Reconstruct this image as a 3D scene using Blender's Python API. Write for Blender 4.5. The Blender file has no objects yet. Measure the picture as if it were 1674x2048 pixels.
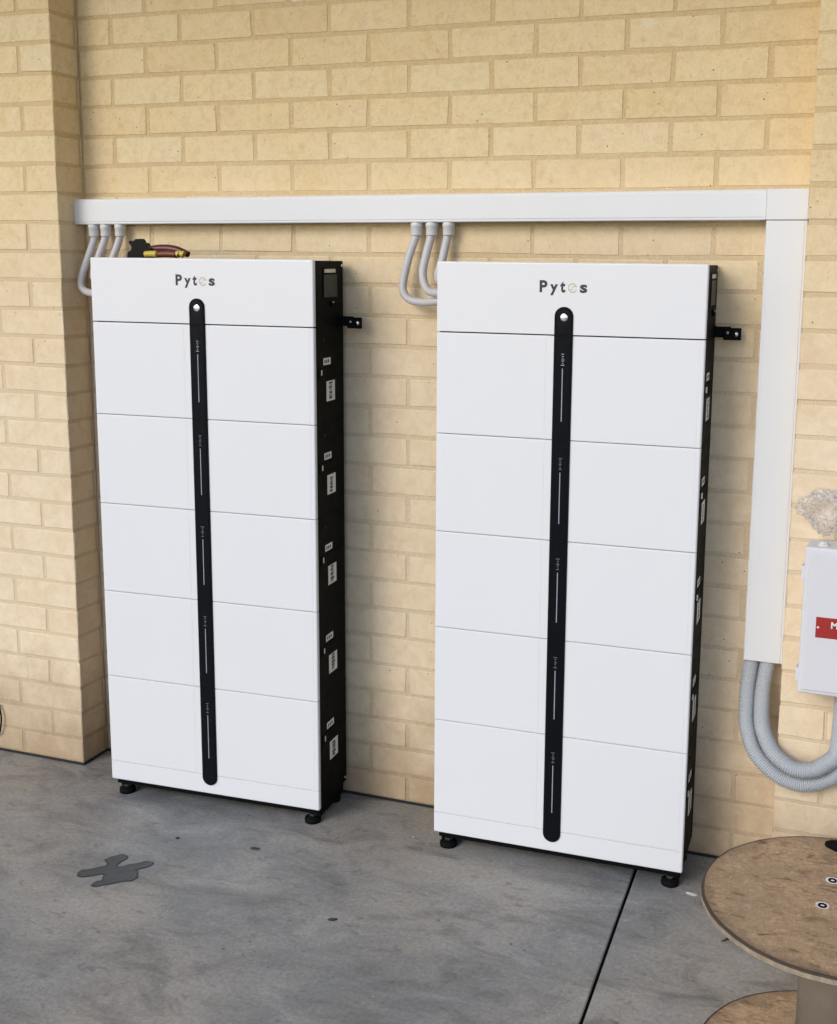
import bpy, bmesh, math, random
from mathutils import Vector, Matrix, noise
R = math.radians
random.seed(7)

# ------------------------------------------------------------------ camera, world, sun, exposure
scn = bpy.context.scene
cam_data = bpy.data.cameras.new('camera')
cam = bpy.data.objects.new('camera', cam_data)
scn.collection.objects.link(cam)
right = Vector((0.94041487, 0.33988372, 0.00994597))
up = Vector((-0.06626076, 0.15448861, 0.98577015))
fwd = Vector((-0.33351069, 0.92769193, -0.16780434))
rot = Matrix((right, up, -fwd)).transposed().to_4x4()
cam.matrix_world = Matrix.Translation((2.1169, -3.0838, 1.6290)) @ rot
cam_data.sensor_fit = 'VERTICAL'
cam_data.sensor_height = 24.0
cam_data.lens = 2353.17 / 2048 * 24.0
cam_data.shift_x = -89.74 / 2048
cam_data.shift_y = -108.18 / 2048
cam_data.clip_start = 0.05
cam_data.clip_end = 300
scn.camera = cam

SUN_EL, SUN_AZ = 28.0, 204.0            # degrees; azimuth clockwise from +Y (behind the camera, a little left)
world = bpy.data.worlds.new('World')
scn.world = world
world.use_nodes = True
wn = world.node_tree
wn.nodes.clear()
sky = wn.nodes.new('ShaderNodeTexSky')
sky.sky_type = 'NISHITA'
sky.sun_disc = False
sky.sun_elevation = R(SUN_EL)
sky.sun_rotation = R(SUN_AZ)
sky.dust_density = 1.0
sky.ozone_density = 2.0
bg = wn.nodes.new('ShaderNodeBackground')
bg.inputs['Strength'].default_value = 0.15
wo = wn.nodes.new('ShaderNodeOutputWorld')
wn.links.new(sky.outputs[0], bg.inputs[0])
wn.links.new(bg.outputs[0], wo.inputs[0])

sun_data = bpy.data.lights.new('sun', 'SUN')
sun_data.energy = 0.95
sun_data.angle = R(25)
sun_data.color = (1.0, 0.96, 0.905)
sun = bpy.data.objects.new('sun', sun_data)
scn.collection.objects.link(sun)
az = R(SUN_AZ)
sdir = Vector((math.sin(az) * math.cos(R(SUN_EL)), math.cos(az) * math.cos(R(SUN_EL)), math.sin(R(SUN_EL))))
sun.rotation_euler = sdir.to_track_quat('Z', 'Y').to_euler()

scn.view_settings.view_transform = 'Standard'
scn.view_settings.look = 'None'
scn.view_settings.exposure = 0.27
scn.view_settings.gamma = 1.0
scn.render.film_transparent = False
try:
    scn.cycles.max_bounces = 8
    scn.cycles.diffuse_bounces = 5
except Exception:
    pass

# ------------------------------------------------------------------ material helpers
def new_mat(name):
    m = bpy.data.materials.new(name)
    m.use_nodes = True
    nt = m.node_tree
    return m, nt, nt.nodes['Principled BSDF']

def nd(nt, t, **kw):
    n = nt.nodes.new(t)
    for k, v in kw.items():
        if k in n.inputs.keys() if hasattr(n.inputs, 'keys') else False:
            n.inputs[k].default_value = v
        else:
            setattr(n, k, v)
    return n

def mixc(nt, fac, a, b, blend='MIX'):
    n = nt.nodes.new('ShaderNodeMix')
    n.data_type = 'RGBA'
    n.blend_type = blend
    for i, v in ((0, fac), (6, a), (7, b)):
        if hasattr(v, 'is_linked') or hasattr(v, 'links'):
            nt.links.new(v, n.inputs[i])
        else:
            n.inputs[i].default_value = v if i == 0 else (*v, 1)[:4]
    return n.outputs[2]

def ramp(nt, src, stops):
    n = nt.nodes.new('ShaderNodeValToRGB')
    cr = n.color_ramp
    while len(cr.elements) < len(stops):
        cr.elements.new(0.5)
    for e, (p, v) in zip(cr.elements, stops):
        e.position = p
        e.color = (v, v, v, 1) if not isinstance(v, tuple) else (*v, 1)
    nt.links.new(src, n.inputs[0])
    return n.outputs[0]

def noise_tex(nt, vec, scale, detail=4, rough=0.55, dist=0.0):
    n = nt.nodes.new('ShaderNodeTexNoise')
    n.inputs['Scale'].default_value = scale
    n.inputs['Detail'].default_value = detail
    n.inputs['Roughness'].default_value = rough
    n.inputs['Distortion'].default_value = dist
    nt.links.new(vec, n.inputs['Vector'])
    return n.outputs['Fac']

def objcoord(nt):
    return nt.nodes.new('ShaderNodeTexCoord').outputs['Object']

def mapping(nt, vec, scale=(1, 1, 1), loc=(0, 0, 0), rot=(0, 0, 0)):
    n = nt.nodes.new('ShaderNodeMapping')
    n.inputs['Scale'].default_value = scale
    n.inputs['Location'].default_value = loc
    n.inputs['Rotation'].default_value = rot
    nt.links.new(vec, n.inputs['Vector'])
    return n.outputs[0]

def bump(nt, bsdf, h, strength, dist=0.002):
    n = nt.nodes.new('ShaderNodeBump')
    n.inputs['Strength'].default_value = strength
    n.inputs['Distance'].default_value = dist
    nt.links.new(h, n.inputs['Height'])
    nt.links.new(n.outputs[0], bsdf.inputs['Normal'])

def math_n(nt, op, a, b=0.0):
    n = nt.nodes.new('ShaderNodeMath')
    n.operation = op
    for i, v in ((0, a), (1, b)):
        if hasattr(v, 'links'):
            nt.links.new(v, n.inputs[i])
        else:
            n.inputs[i].default_value = v
    return n.outputs[0]

def simple(name, col, rough=0.5, metal=0.0, var=0.06, vscale=12, bmp=0.0, bscale=200, spec=0.5):
    m, nt, b = new_mat(name)
    oc = objcoord(nt)
    nz = noise_tex(nt, oc, vscale, 5)
    a = tuple(max(0, c * (1 - var)) for c in col)
    c2 = tuple(min(1, c * (1 + var)) for c in col)
    nt.links.new(mixc(nt, nz, a, c2), b.inputs['Base Color'])
    rr = ramp(nt, noise_tex(nt, oc, vscale * 2.3, 3), [(0.3, max(0, rough - 0.06)), (0.7, min(1, rough + 0.06))])
    nt.links.new(rr, b.inputs['Roughness'])
    b.inputs['Metallic'].default_value = metal
    b.inputs['Specular IOR Level'].default_value = spec
    if bmp:
        bump(nt, b, noise_tex(nt, oc, bscale, 3), bmp, 0.001)
    return m

def brick_mat():
    m, nt, b = new_mat('cream_brick')
    oc = objcoord(nt)
    at = nt.nodes.new('ShaderNodeAttribute')
    at.attribute_name = 'tone'
    tone = at.outputs['Fac']
    base = ramp(nt, tone, [(0.0, (0.70, 0.525, 0.275)), (0.35, (0.77, 0.60, 0.33)), (0.7, (0.80, 0.64, 0.365)), (1.0, (0.80, 0.665, 0.41))])
    blot = ramp(nt, noise_tex(nt, oc, 14, 5, 0.6), [(0.35, 0.0), (0.68, 1.0)])
    c = mixc(nt, blot, base, (0.79, 0.60, 0.40))
    n = nt.nodes.new('ShaderNodeMix'); n.data_type = 'RGBA'; n.inputs[0].default_value = 0.45
    nt.links.new(base, n.inputs[6]); nt.links.new(c, n.inputs[7]); c = n.outputs[2]
    fine = ramp(nt, noise_tex(nt, oc, 130, 4, 0.7), [(0.35, 0.93), (0.65, 1.03)])
    c = mixc(nt, 1.0, c, fine, 'MULTIPLY')
    med = ramp(nt, noise_tex(nt, oc, 34, 5, 0.68, 0.6), [(0.30, (0.89, 0.85, 0.77)), (0.52, (1.0, 1.0, 1.0)), (0.75, (1.05, 1.04, 1.02))])
    c = mixc(nt, 1.0, c, med, 'MULTIPLY')
    # soft brown flecks
    fl = ramp(nt, noise_tex(nt, oc, 55, 3, 0.6), [(0.64, 0.0), (0.74, 0.5)])
    c = mixc(nt, fl, c, (0.40, 0.27, 0.13))
    chipn = ramp(nt, noise_tex(nt, mapping(nt, oc, loc=(2, 3, 4)), 11, 6, 0.75, 0.8), [(0.60, 0.0), (0.72, 0.5)])
    c = mixc(nt, chipn, c, (0.86, 0.76, 0.60))
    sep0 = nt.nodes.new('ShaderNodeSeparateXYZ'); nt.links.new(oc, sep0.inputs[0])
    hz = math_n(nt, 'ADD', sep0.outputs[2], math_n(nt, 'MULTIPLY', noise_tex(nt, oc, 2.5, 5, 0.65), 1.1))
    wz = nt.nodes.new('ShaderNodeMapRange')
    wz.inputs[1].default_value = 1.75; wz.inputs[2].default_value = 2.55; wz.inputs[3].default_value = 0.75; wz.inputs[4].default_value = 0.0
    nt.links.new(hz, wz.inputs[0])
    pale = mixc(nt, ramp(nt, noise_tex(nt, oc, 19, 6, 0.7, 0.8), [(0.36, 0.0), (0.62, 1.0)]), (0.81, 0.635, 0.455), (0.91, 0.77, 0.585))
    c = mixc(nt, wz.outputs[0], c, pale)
    # pin holes
    vo = nt.nodes.new('ShaderNodeTexVoronoi')
    vo.inputs['Scale'].default_value = 42
    nt.links.new(oc, vo.inputs['Vector'])
    hole = math_n(nt, 'LESS_THAN', vo.outputs['Distance'], 0.075)
    keep = math_n(nt, 'GREATER_THAN', noise_tex(nt, oc, 9, 2), 0.56)
    hk = math_n(nt, 'MULTIPLY', hole, keep)
    c = mixc(nt, hk, c, (0.12, 0.08, 0.045))
    # splashed soil on the lowest courses, which also stands in for contact shade
    sep = nt.nodes.new('ShaderNodeSeparateXYZ'); nt.links.new(oc, sep.inputs[0])
    low = ramp(nt, math_n(nt, 'ADD', sep.outputs[2], math_n(nt, 'MULTIPLY', noise_tex(nt, oc, 7, 5, 0.65), 0.55)), [(0.28, 0.75), (0.66, 0.0)])
    c = mixc(nt, low, c, (0.35, 0.24, 0.14))
    nt.links.new(c, b.inputs['Base Color'])
    b.inputs['Roughness'].default_value = 0.9
    b.inputs['Specular IOR Level'].default_value = 0.2
    h = math_n(nt, 'ADD', noise_tex(nt, oc, 220, 4, 0.7), math_n(nt, 'MULTIPLY', noise_tex(nt, oc, 30, 3), 0.9))
    h = math_n(nt, 'SUBTRACT', h, math_n(nt, 'MULTIPLY', hk, 2.0))
    bump(nt, b, h, 0.55, 0.002)
    return m

def mortar_mat():
    m, nt, b = new_mat('ochre_mortar')
    oc = objcoord(nt)
    c = mixc(nt, noise_tex(nt, oc, 25, 5, 0.6), (0.58, 0.425, 0.215), (0.74, 0.57, 0.335))
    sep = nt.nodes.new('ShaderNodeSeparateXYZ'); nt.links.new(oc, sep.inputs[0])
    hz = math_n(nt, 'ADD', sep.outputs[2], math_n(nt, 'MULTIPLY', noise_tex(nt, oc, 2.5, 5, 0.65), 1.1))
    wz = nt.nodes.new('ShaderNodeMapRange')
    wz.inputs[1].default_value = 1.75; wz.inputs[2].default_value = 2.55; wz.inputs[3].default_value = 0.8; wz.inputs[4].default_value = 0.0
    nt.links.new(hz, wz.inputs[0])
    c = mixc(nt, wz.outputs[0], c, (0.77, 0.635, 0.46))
    low = ramp(nt, math_n(nt, 'ADD', sep.outputs[2], math_n(nt, 'MULTIPLY', noise_tex(nt, oc, 7, 5, 0.65), 0.55)), [(0.28, 0.75), (0.66, 0.0)])
    c = mixc(nt, low, c, (0.30, 0.205, 0.12))  # soil tint, doubling as painted contact shade at the base
    f = ramp(nt, noise_tex(nt, oc, 260, 3, 0.7), [(0.35, 0.85), (0.65, 1.08)])
    nt.links.new(mixc(nt, 1.0, c, f, 'MULTIPLY'), b.inputs['Base Color'])
    b.inputs['Roughness'].default_value = 0.95
    b.inputs['Specular IOR Level'].default_value = 0.1
    bump(nt, b, noise_tex(nt, oc, 300, 3, 0.7), 0.6, 0.002)
    return m

def concrete_mat():
    m, nt, b = new_mat('worn_concrete')
    oc = objcoord(nt)
    big = noise_tex(nt, mapping(nt, oc, loc=(0.4, 1.3, 0)), 1.5, 6, 0.6, 0.5)
    mid = noise_tex(nt, mapping(nt, oc, (1, 2.0, 1), rot=(0, 0, 0.35)), 4.2, 7, 0.68, 0.7)
    c = mixc(nt, ramp(nt, big, [(0.40, 0.0), (0.60, 1.0)]), (0.255, 0.255, 0.248), (0.39, 0.355, 0.31))
    c = mixc(nt, ramp(nt, mid, [(0.34, 0.75), (0.50, 0.0)]), c, (0.155, 0.150, 0.142))
    c = mixc(nt, ramp(nt, mid, [(0.52, 0.0), (0.70, 0.75)]), c, (0.42, 0.405, 0.38))
    blot = noise_tex(nt, mapping(nt, oc, (1, 1.6, 1), loc=(7, 2, 0)), 17, 4, 0.6, 0.8)
    c = mixc(nt, ramp(nt, blot, [(0.60, 0.0), (0.70, 0.5)]), c, (0.13, 0.125, 0.118))
    fine = ramp(nt, noise_tex(nt, oc, 90, 5, 0.75), [(0.3, 0.76), (0.7, 1.22)])
    c = mixc(nt, 1.0, c, fine, 'MULTIPLY')
    scr = noise_tex(nt, mapping(nt, oc, (9, 60, 1), rot=(0, 0, 0.55)), 1.0, 5, 0.7, 0.5)
    c = mixc(nt, ramp(nt, scr, [(0.64, 0.0), (0.74, 0.35)]), c, (0.42, 0.40, 0.37))
    grit = ramp(nt, noise_tex(nt, oc, 420, 2, 0.6), [(0.3, 0.78), (0.7, 1.18)])
    c = mixc(nt, 1.0, c, grit, 'MULTIPLY')
    vo = nt.nodes.new('ShaderNodeTexVoronoi'); vo.inputs['Scale'].default_value = 16
    nt.links.new(oc, vo.inputs['Vector'])
    spot = math_n(nt, 'MULTIPLY', math_n(nt, 'LESS_THAN', vo.outputs['Distance'], 0.07),
                  math_n(nt, 'GREATER_THAN', noise_tex(nt, oc, 3.1, 2), 0.55))
    c = mixc(nt, math_n(nt, 'MULTIPLY', spot, 0.6), c, (0.07, 0.065, 0.06))
    vo2 = nt.nodes.new('ShaderNodeTexVoronoi'); vo2.inputs['Scale'].default_value = 23
    nt.links.new(mapping(nt, oc, loc=(3, 5, 0)), vo2.inputs['Vector'])
    sp2 = math_n(nt, 'MULTIPLY', math_n(nt, 'LESS_THAN', vo2.outputs['Distance'], 0.05),
                 math_n(nt, 'GREATER_THAN', noise_tex(nt, oc, 2.3, 2), 0.57))
    c = mixc(nt, sp2, c, (0.50, 0.47, 0.42))
    nt.links.new(c, b.inputs['Base Color'])
    nt.links.new(ramp(nt, mid, [(0.3, 0.46), (0.7, 0.66)]), b.inputs['Roughness'])
    b.inputs['Specular IOR Level'].default_value = 0.45
    h = math_n(nt, 'ADD', noise_tex(nt, oc, 160, 4, 0.7), math_n(nt, 'MULTIPLY', noise_tex(nt, oc, 18, 4), 1.4))
    bump(nt, b, h, 0.22, 0.003)
    return m

def chipboard_mat():
    m, nt, b = new_mat('chipboard')
    oc = objcoord(nt)
    base = noise_tex(nt, oc, 6, 5, 0.65)
    chips = noise_tex(nt, mapping(nt, oc, (1, 1.5, 1), rot=(0, 0, 0.6)), 48, 5, 0.72, 1.3)
    c = mixc(nt, ramp(nt, chips, [(0.34, 0.0), (0.64, 1.0)]), (0.40, 0.26, 0.145), (0.64, 0.45, 0.275))
    c = mixc(nt, ramp(nt, base, [(0.42, 0.55), (0.6, 0.0)]), c, (0.36, 0.26, 0.17))
    f2 = noise_tex(nt, mapping(nt, oc, (15, 46, 12), rot=(0, 0, 0.35)), 1.0, 4, 0.62, 1.0)
    c = mixc(nt, ramp(nt, f2, [(0.57, 0.0), (0.68, 0.85)]), c, (0.19, 0.115, 0.065))
    f3 = noise_tex(nt, mapping(nt, oc, (52, 20, 12), rot=(0, 0, 0.2), loc=(3, 1, 0)), 1.0, 4, 0.62, 1.0)
    c = mixc(nt, ramp(nt, f3, [(0.63, 0.0), (0.71, 0.6)]), c, (0.60, 0.46, 0.31))
    sp = nt.nodes.new('ShaderNodeVectorMath'); sp.operation = 'MULTIPLY'; sp.inputs[1].default_value = (1, 1, 0)
    nt.links.new(oc, sp.inputs[0])
    ln = nt.nodes.new('ShaderNodeVectorMath'); ln.operation = 'LENGTH'; nt.links.new(sp.outputs[0], ln.inputs[0])
    em = math_n(nt, 'ADD', ln.outputs['Value'], math_n(nt, 'MULTIPLY', noise_tex(nt, oc, 16, 5, 0.7), 0.10))
    c = mixc(nt, ramp(nt, em, [(0.285, 0.0), (0.325, 0.75)]), c, (0.17, 0.115, 0.075))
    f4 = noise_tex(nt, mapping(nt, oc, loc=(1, 4, 2)), 20, 5, 0.7, 0.6)
    c = mixc(nt, ramp(nt, f4, [(0.54, 0.0), (0.70, 0.7)]), c, (0.235, 0.155, 0.095))
    grit = ramp(nt, noise_tex(nt, oc, 260, 3, 0.7), [(0.3, 0.8), (0.7, 1.15)])
    c = mixc(nt, 1.0, c, grit, 'MULTIPLY')
    nt.links.new(c, b.inputs['Base Color'])
    b.inputs['Roughness'].default_value = 0.85
    b.inputs['Specular IOR Level'].default_value = 0.2
    bump(nt, b, math_n(nt, 'ADD', chips, f2), 0.4, 0.002)
    return m

M = dict(
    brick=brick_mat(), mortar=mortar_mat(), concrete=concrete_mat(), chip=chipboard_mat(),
    filler=simple('black_joint_filler', (0.015, 0.015, 0.016), 0.8),
    panel=simple('white_powder_coat', (0.79, 0.795, 0.815), 0.38, var=0.012, vscale=3, bmp=0.03, bscale=500),
    casing=simple('black_steel', (0.0045, 0.0055, 0.0055), 0.55, var=0.2, vscale=9, spec=0.05, bmp=0.05, bscale=400),
    gloss=simple('black_glass', (0.003, 0.004, 0.007), 0.12, var=0.1, spec=0.15),
    print_w=simple('white_print', (0.36, 0.38, 0.43), 0.5),
    print_dim=simple('grey_print', (0.16, 0.17, 0.19), 0.5),
    logo_k=simple('dark_lettering', (0.02, 0.022, 0.03), 0.45),
    logo_g=simple('gold_lettering', (0.62, 0.50, 0.38), 0.45),
    chrome=simple('chrome', (0.86, 0.87, 0.88), 0.18, metal=1.0, var=0.02),
    sticker=simple('white_sticker', (0.84, 0.84, 0.82), 0.6, var=0.03, vscale=60),
    sticker_k=simple('sticker_ink', (0.07, 0.07, 0.07), 0.6),
    screen=simple('dull_screen', (0.055, 0.062, 0.058), 0.4, var=0.3, vscale=40, spec=0.12),
    silver=simple('silver_tag', (0.55, 0.57, 0.57), 0.35, metal=0.4, var=0.15, vscale=70),
    rubber=simple('black_rubber', (0.006, 0.006, 0.006), 0.7, spec=0.08),
    duct=simple('white_duct_plastic', (0.76, 0.77, 0.785), 0.36, var=0.02, vscale=4, bmp=0.02, bscale=90),
    conduit=simple('grey_conduit', (0.56, 0.545, 0.55), 0.45, var=0.05, vscale=20),
    coupling=simple('pale_coupling', (0.72, 0.71, 0.70), 0.35, var=0.03),
    corr=simple('pale_blue_grey_conduit', (0.46, 0.485, 0.51), 0.42, var=0.04, vscale=20),
    box=simple('pale_grey_enclosure', (0.70, 0.70, 0.73), 0.4, var=0.02, vscale=6, bmp=0.03, bscale=300),
    red=simple('red_label', (0.36, 0.018, 0.016), 0.45, var=0.12, vscale=50),
    white=simple('white_ink', (0.8, 0.8, 0.8), 0.5),
    rim=simple('pale_worn_rim', (0.33, 0.26, 0.18), 0.85, var=0.6, vscale=70, bmp=0.5, bscale=120),
    edge=simple('dark_scuffed_edge', (0.07, 0.05, 0.035), 0.85, var=0.4, vscale=50),
    core=simple('brown_card_core', (0.17, 0.135, 0.10), 0.85, var=0.25, vscale=14, bmp=0.3, bscale=60),
    mastic=simple('dried_grey_mastic', (0.062, 0.072, 0.077), 0.5, var=0.35, vscale=30, bmp=0.4, bscale=80),
    mastic_rim=simple('dark_mastic_edge', (0.03, 0.034, 0.037), 0.5, var=0.3, vscale=30),
    debris=simple('dark_debris', (0.05, 0.045, 0.04), 0.8, var=0.3),
    debris_l=simple('pale_debris', (0.55, 0.52, 0.46), 0.8, var=0.2),
    t_black=simple('black_tool_plastic', (0.006, 0.005, 0.006), 0.45, spec=0.12),
    t_maroon=simple('maroon_handle', (0.09, 0.012, 0.018), 0.35),
    t_brown=simple('rust_red_grip', (0.15, 0.035, 0.014), 0.4),
    t_yellow=simple('yellow_grip', (0.60, 0.46, 0.07), 0.4),
    shade_slab=simple('warm_bounce_slab', (0.62, 0.48, 0.27), 0.8),
)

def bag_mat():
    m, nt, b = new_mat('clear_plastic_film')
    b.inputs['Base Color'].default_value = (0.88, 0.86, 0.89, 1)
    b.inputs['Roughness'].default_value = 0.22
    tr = nt.nodes.new('ShaderNodeBsdfTransparent')
    mx = nt.nodes.new('ShaderNodeMixShader')
    oc = objcoord(nt)
    lw = nt.nodes.new('ShaderNodeLayerWeight')
    lw.inputs['Blend'].default_value = 0.45
    f = ramp(nt, noise_tex(nt, oc, 16, 4, 0.6, 2.5), [(0.50, 0.03), (0.66, 0.26)])
    f = math_n(nt, 'ADD', f, math_n(nt, 'MULTIPLY', lw.outputs['Facing'], 0.36))
    nt.links.new(f, mx.inputs[0])
    nt.links.new(tr.outputs[0], mx.inputs[1])
    nt.links.new(b.outputs[0], mx.inputs[2])
    nt.links.new(mx.outputs[0], nt.nodes['Material Output'].inputs[0])
    return m
M['bag'] = bag_mat()

# ------------------------------------------------------------------ mesh helpers
COL = scn.collection

class MB:
    """collects shapes and links them as one mesh object"""
    def __init__(self):
        self.v, self.f, self.mi, self.sm, self.tone = [], [], [], [], []
    def add(self, verts, faces, mi=0, smooth=False, tone=0.5):
        o = len(self.v)
        self.v += [tuple(p) for p in verts]
        self.f += [tuple(i + o for i in f) for f in faces]
        self.mi += [mi] * len(faces)
        self.sm += [smooth] * len(faces)
        self.tone += [tone] * len(verts)
    def box(self, lo, hi, c=0.0, mi=0, tone=0.5, mat=None, wob=0.0):
        lo = Vector(lo); hi = Vector(hi)
        ce = (lo + hi) / 2; h = (hi - lo) / 2
        c = min(c, h.x * .9, h.y * .9, h.z * .9)
        if c <= 0:
            vs = [ce + Vector((sx * h.x, sy * h.y, sz * h.z)) for sx in (-1, 1) for sy in (-1, 1) for sz in (-1, 1)]
            fs = [(0, 1, 3, 2), (4, 6, 7, 5), (0, 4, 5, 1), (2, 3, 7, 6), (0, 2, 6, 4), (1, 5, 7, 3)]
        else:
            vs, idx = [], {}
            S = [(a, b_, d) for a in (-1, 1) for b_ in (-1, 1) for d in (-1, 1)]
            for s in S:
                wv = [random.uniform(-wob, wob) for _ in range(3)] if wob else (0, 0, 0)
                cc = c * random.uniform(.6, 1.5) if wob else c
                for k in range(3):
                    p = [s[i] * (h[i] - (0 if i == k else cc)) + wv[i] * (1 if i != 1 else .25) for i in range(3)]
                    idx[(s, k)] = len(vs); vs.append(ce + Vector(p))
            fs = []
            for k in range(3):
                l, m_ = (k + 1) % 3, (k + 2) % 3
                for sg in (-1, 1):
                    q = []
                    for a, b_ in ((-1, -1), (1, -1), (1, 1), (-1, 1)):
                        s = [0, 0, 0]; s[k] = sg; s[l] = a; s[m_] = b_
                        q.append(idx[(tuple(s), k)])
                    fs.append(tuple(q) if sg > 0 else tuple(reversed(q)))
            for k in range(3):
                l, m_ = (k + 1) % 3, (k + 2) % 3
                for a in (-1, 1):
                    for b_ in (-1, 1):
                        q = []
                        for kk, t in ((k, -1), (k, 1), (l, 1), (l, -1)):
                            s = [0, 0, 0]; s[k] = a; s[l] = b_; s[m_] = t
                            q.append(idx[(tuple(s), kk)])
                        fs.append(tuple(q) if a * b_ > 0 else tuple(reversed(q)))
            for s in S:
                q = [idx[(s, 0)], idx[(s, 1)], idx[(s, 2)]]
                fs.append(tuple(q) if s[0] * s[1] * s[2] > 0 else tuple(reversed(q)))
        if mat is not None:
            vs = [mat @ p for p in vs]
        self.add(vs, fs, mi, False, tone)
    def rbox(self, lo, hi, r, seg=3, mi=0):
        """box with rounded edges"""
        bm = bmesh.new()
        bmesh.ops.create_cube(bm, size=1)
        lo = Vector(lo); hi = Vector(hi)
        for v in bm.verts:
            v.co = Vector((lo[i] + (v.co[i] + .5) * (hi[i] - lo[i]) for i in range(3)))
        bmesh.ops.bevel(bm, geom=bm.edges[:], offset=r, segments=seg, affect='EDGES', profile=0.5)
        bm.verts.index_update()
        self.add([v.co.copy() for v in bm.verts], [[v.index for v in f.verts] for f in bm.faces], mi)
        bm.free()
    def prism(self, pts, y0, y1, mi=0, axis='Y'):
        """outline in the X-Z plane extruded along Y (or X-Y outline along Z)"""
        n = len(pts)
        if axis == 'Y':
            vs = [Vector((p[0], y0, p[1])) for p in pts] + [Vector((p[0], y1, p[1])) for p in pts]
        elif axis == 'X':
            vs = [Vector((y0, p[0], p[1])) for p in pts] + [Vector((y1, p[0], p[1])) for p in pts]
        else:
            vs = [Vector((p[0], p[1], y0)) for p in pts] + [Vector((p[0], p[1], y1)) for p in pts]
        fs = [tuple(range(n)), tuple(range(2 * n - 1, n - 1, -1))]
        fs += [(i, (i + 1) % n, (i + 1) % n + n, i + n) for i in range(n)]
        self.add(vs, fs, mi)
    def lathe(self, prof, ctr, axis='Z', seg=32, mi=0, smooth=True, mis=None):
        vs = []
        for (r, z) in prof:
            for i in range(seg):
                a = 2 * math.pi * i / seg
                if axis == 'Z': p = (ctr[0] + r * math.cos(a), ctr[1] + r * math.sin(a), ctr[2] + z)
                elif axis == 'Y': p = (ctr[0] + r * math.cos(a), ctr[1] + z, ctr[2] + r * math.sin(a))
                else: p = (ctr[0] + z, ctr[1] + r * math.cos(a), ctr[2] + r * math.sin(a))
                vs.append(Vector(p))
        o = len(self.v)
        for k in range(len(prof) - 1):
            fs = [(k * seg + i, k * seg + (i + 1) % seg, (k + 1) * seg + (i + 1) % seg, (k + 1) * seg + i) for i in range(seg)]
            if k == 0:
                self.add(vs, fs, mis[k] if mis else mi, smooth)
            else:
                self.f += [tuple(j + o for j in f) for f in fs]
                self.mi += [mis[k] if mis else mi] * seg
                self.sm += [smooth] * seg
        for k in (0, len(prof) - 1):
            if prof[k][0] > 1e-6:
                self.f.append(tuple(o + k * seg + i for i in range(seg)))
                self.mi.append((mis[0] if k == 0 else mis[-1]) if mis else mi); self.sm.append(False)
    def tube(self, pts, rad, seg=14, mi=0):
        """pts: centreline, rad: number or list"""
        pts = [Vector(p) for p in pts]
        n = len(pts)
        rs = rad if isinstance(rad, (list, tuple)) else [rad] * n
        t0 = (pts[1] - pts[0]).normalized()
        ref = Vector((0, 1, 0)) if abs(t0.y) < .9 else Vector((1, 0, 0))
        u = t0.cross(ref).normalized()
        vs = []
        for i, p in enumerate(pts):
            t = (pts[min(i + 1, n - 1)] - pts[max(i - 1, 0)]).normalized()
            u = (u - t * u.dot(t)).normalized()
            w = t.cross(u)
            for k in range(seg):
                a = 2 * math.pi * k / seg
                vs.append(p + (u * math.cos(a) + w * math.sin(a)) * rs[i])
        fs = [(i * seg + k, i * seg + (k + 1) % seg, (i + 1) * seg + (k + 1) % seg, (i + 1) * seg + k) for i in range(n - 1) for k in range(seg)]
        self.add(vs, fs, mi, True)
        o = len(self.v) - len(vs)
        self.f.append(tuple(o + k for k in range(seg))); self.mi.append(mi); self.sm.append(False)
        self.f.append(tuple(o + (n - 1) * seg + k for k in range(seg))); self.mi.append(mi); self.sm.append(False)
    def build(self, name, mats, parent=None, tones=False):
        me = bpy.data.meshes.new(name)
        me.from_pydata([tuple(p) for p in self.v], [], self.f)
        if not isinstance(mats, (list, tuple)): mats = [mats]
        for m in mats: me.materials.append(m)
        me.polygons.foreach_set('material_index', self.mi)
        me.polygons.foreach_set('use_smooth', self.sm)
        if tones:
            a = me.attributes.new('tone', 'FLOAT', 'POINT')
            a.data.foreach_set('value', self.tone)
        bm = bmesh.new(); bm.from_mesh(me)
        bmesh.ops.recalc_face_normals(bm, faces=bm.faces[:])
        bm.to_mesh(me); bm.free()
        me.update()
        o = bpy.data.objects.new(name, me)
        COL.objects.link(o)
        if parent is not None: o.parent = parent
        return o

def tag(o, label=None, cat=None, group=None, kind=None):
    if label: o['label'] = label
    if cat: o['category'] = cat
    if group: o['group'] = group
    if kind: o['kind'] = kind
    return o

def empty(name, loc=(0, 0, 0), rz=0.0):
    o = bpy.data.objects.new(name, None)
    o.empty_display_size = 0.1
    o.location = loc; o.rotation_euler = (0, 0, rz)
    COL.objects.link(o)
    return o

def copy_tree(o, parent=None):
    kids = [c for c in scn.objects if c.parent == o]
    c = o.copy(); COL.objects.link(c); c.parent = parent
    for k in kids: copy_tree(k, c)
    return c

def spline(pts, n=12):
    """Catmull-Rom through pts"""
    P = [Vector(p) for p in pts]
    P = [P[0] * 2 - P[1]] + P + [P[-1] * 2 - P[-2]]
    out = []
    for i in range(1, len(P) - 2):
        a, b_, c, d = P[i - 1], P[i], P[i + 1], P[i + 2]
        for k in range(n):
            t = k / n
            out.append(.5 * ((2 * b_) + (c - a) * t + (2 * a - 5 * b_ + 4 * c - d) * t * t + (3 * b_ - a - 3 * c + d) * t ** 3))
    out.append(P[-2])
    return out

def resample(pts, step):
    out = [pts[0]]; acc = 0.0
    for a, b_ in zip(pts, pts[1:]):
        L = (b_ - a).length; s = step - acc
        while s <= L:
            out.append(a.lerp(b_, s / L)); s += step
        acc = (acc + L) % step if L else acc
    return out

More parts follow.
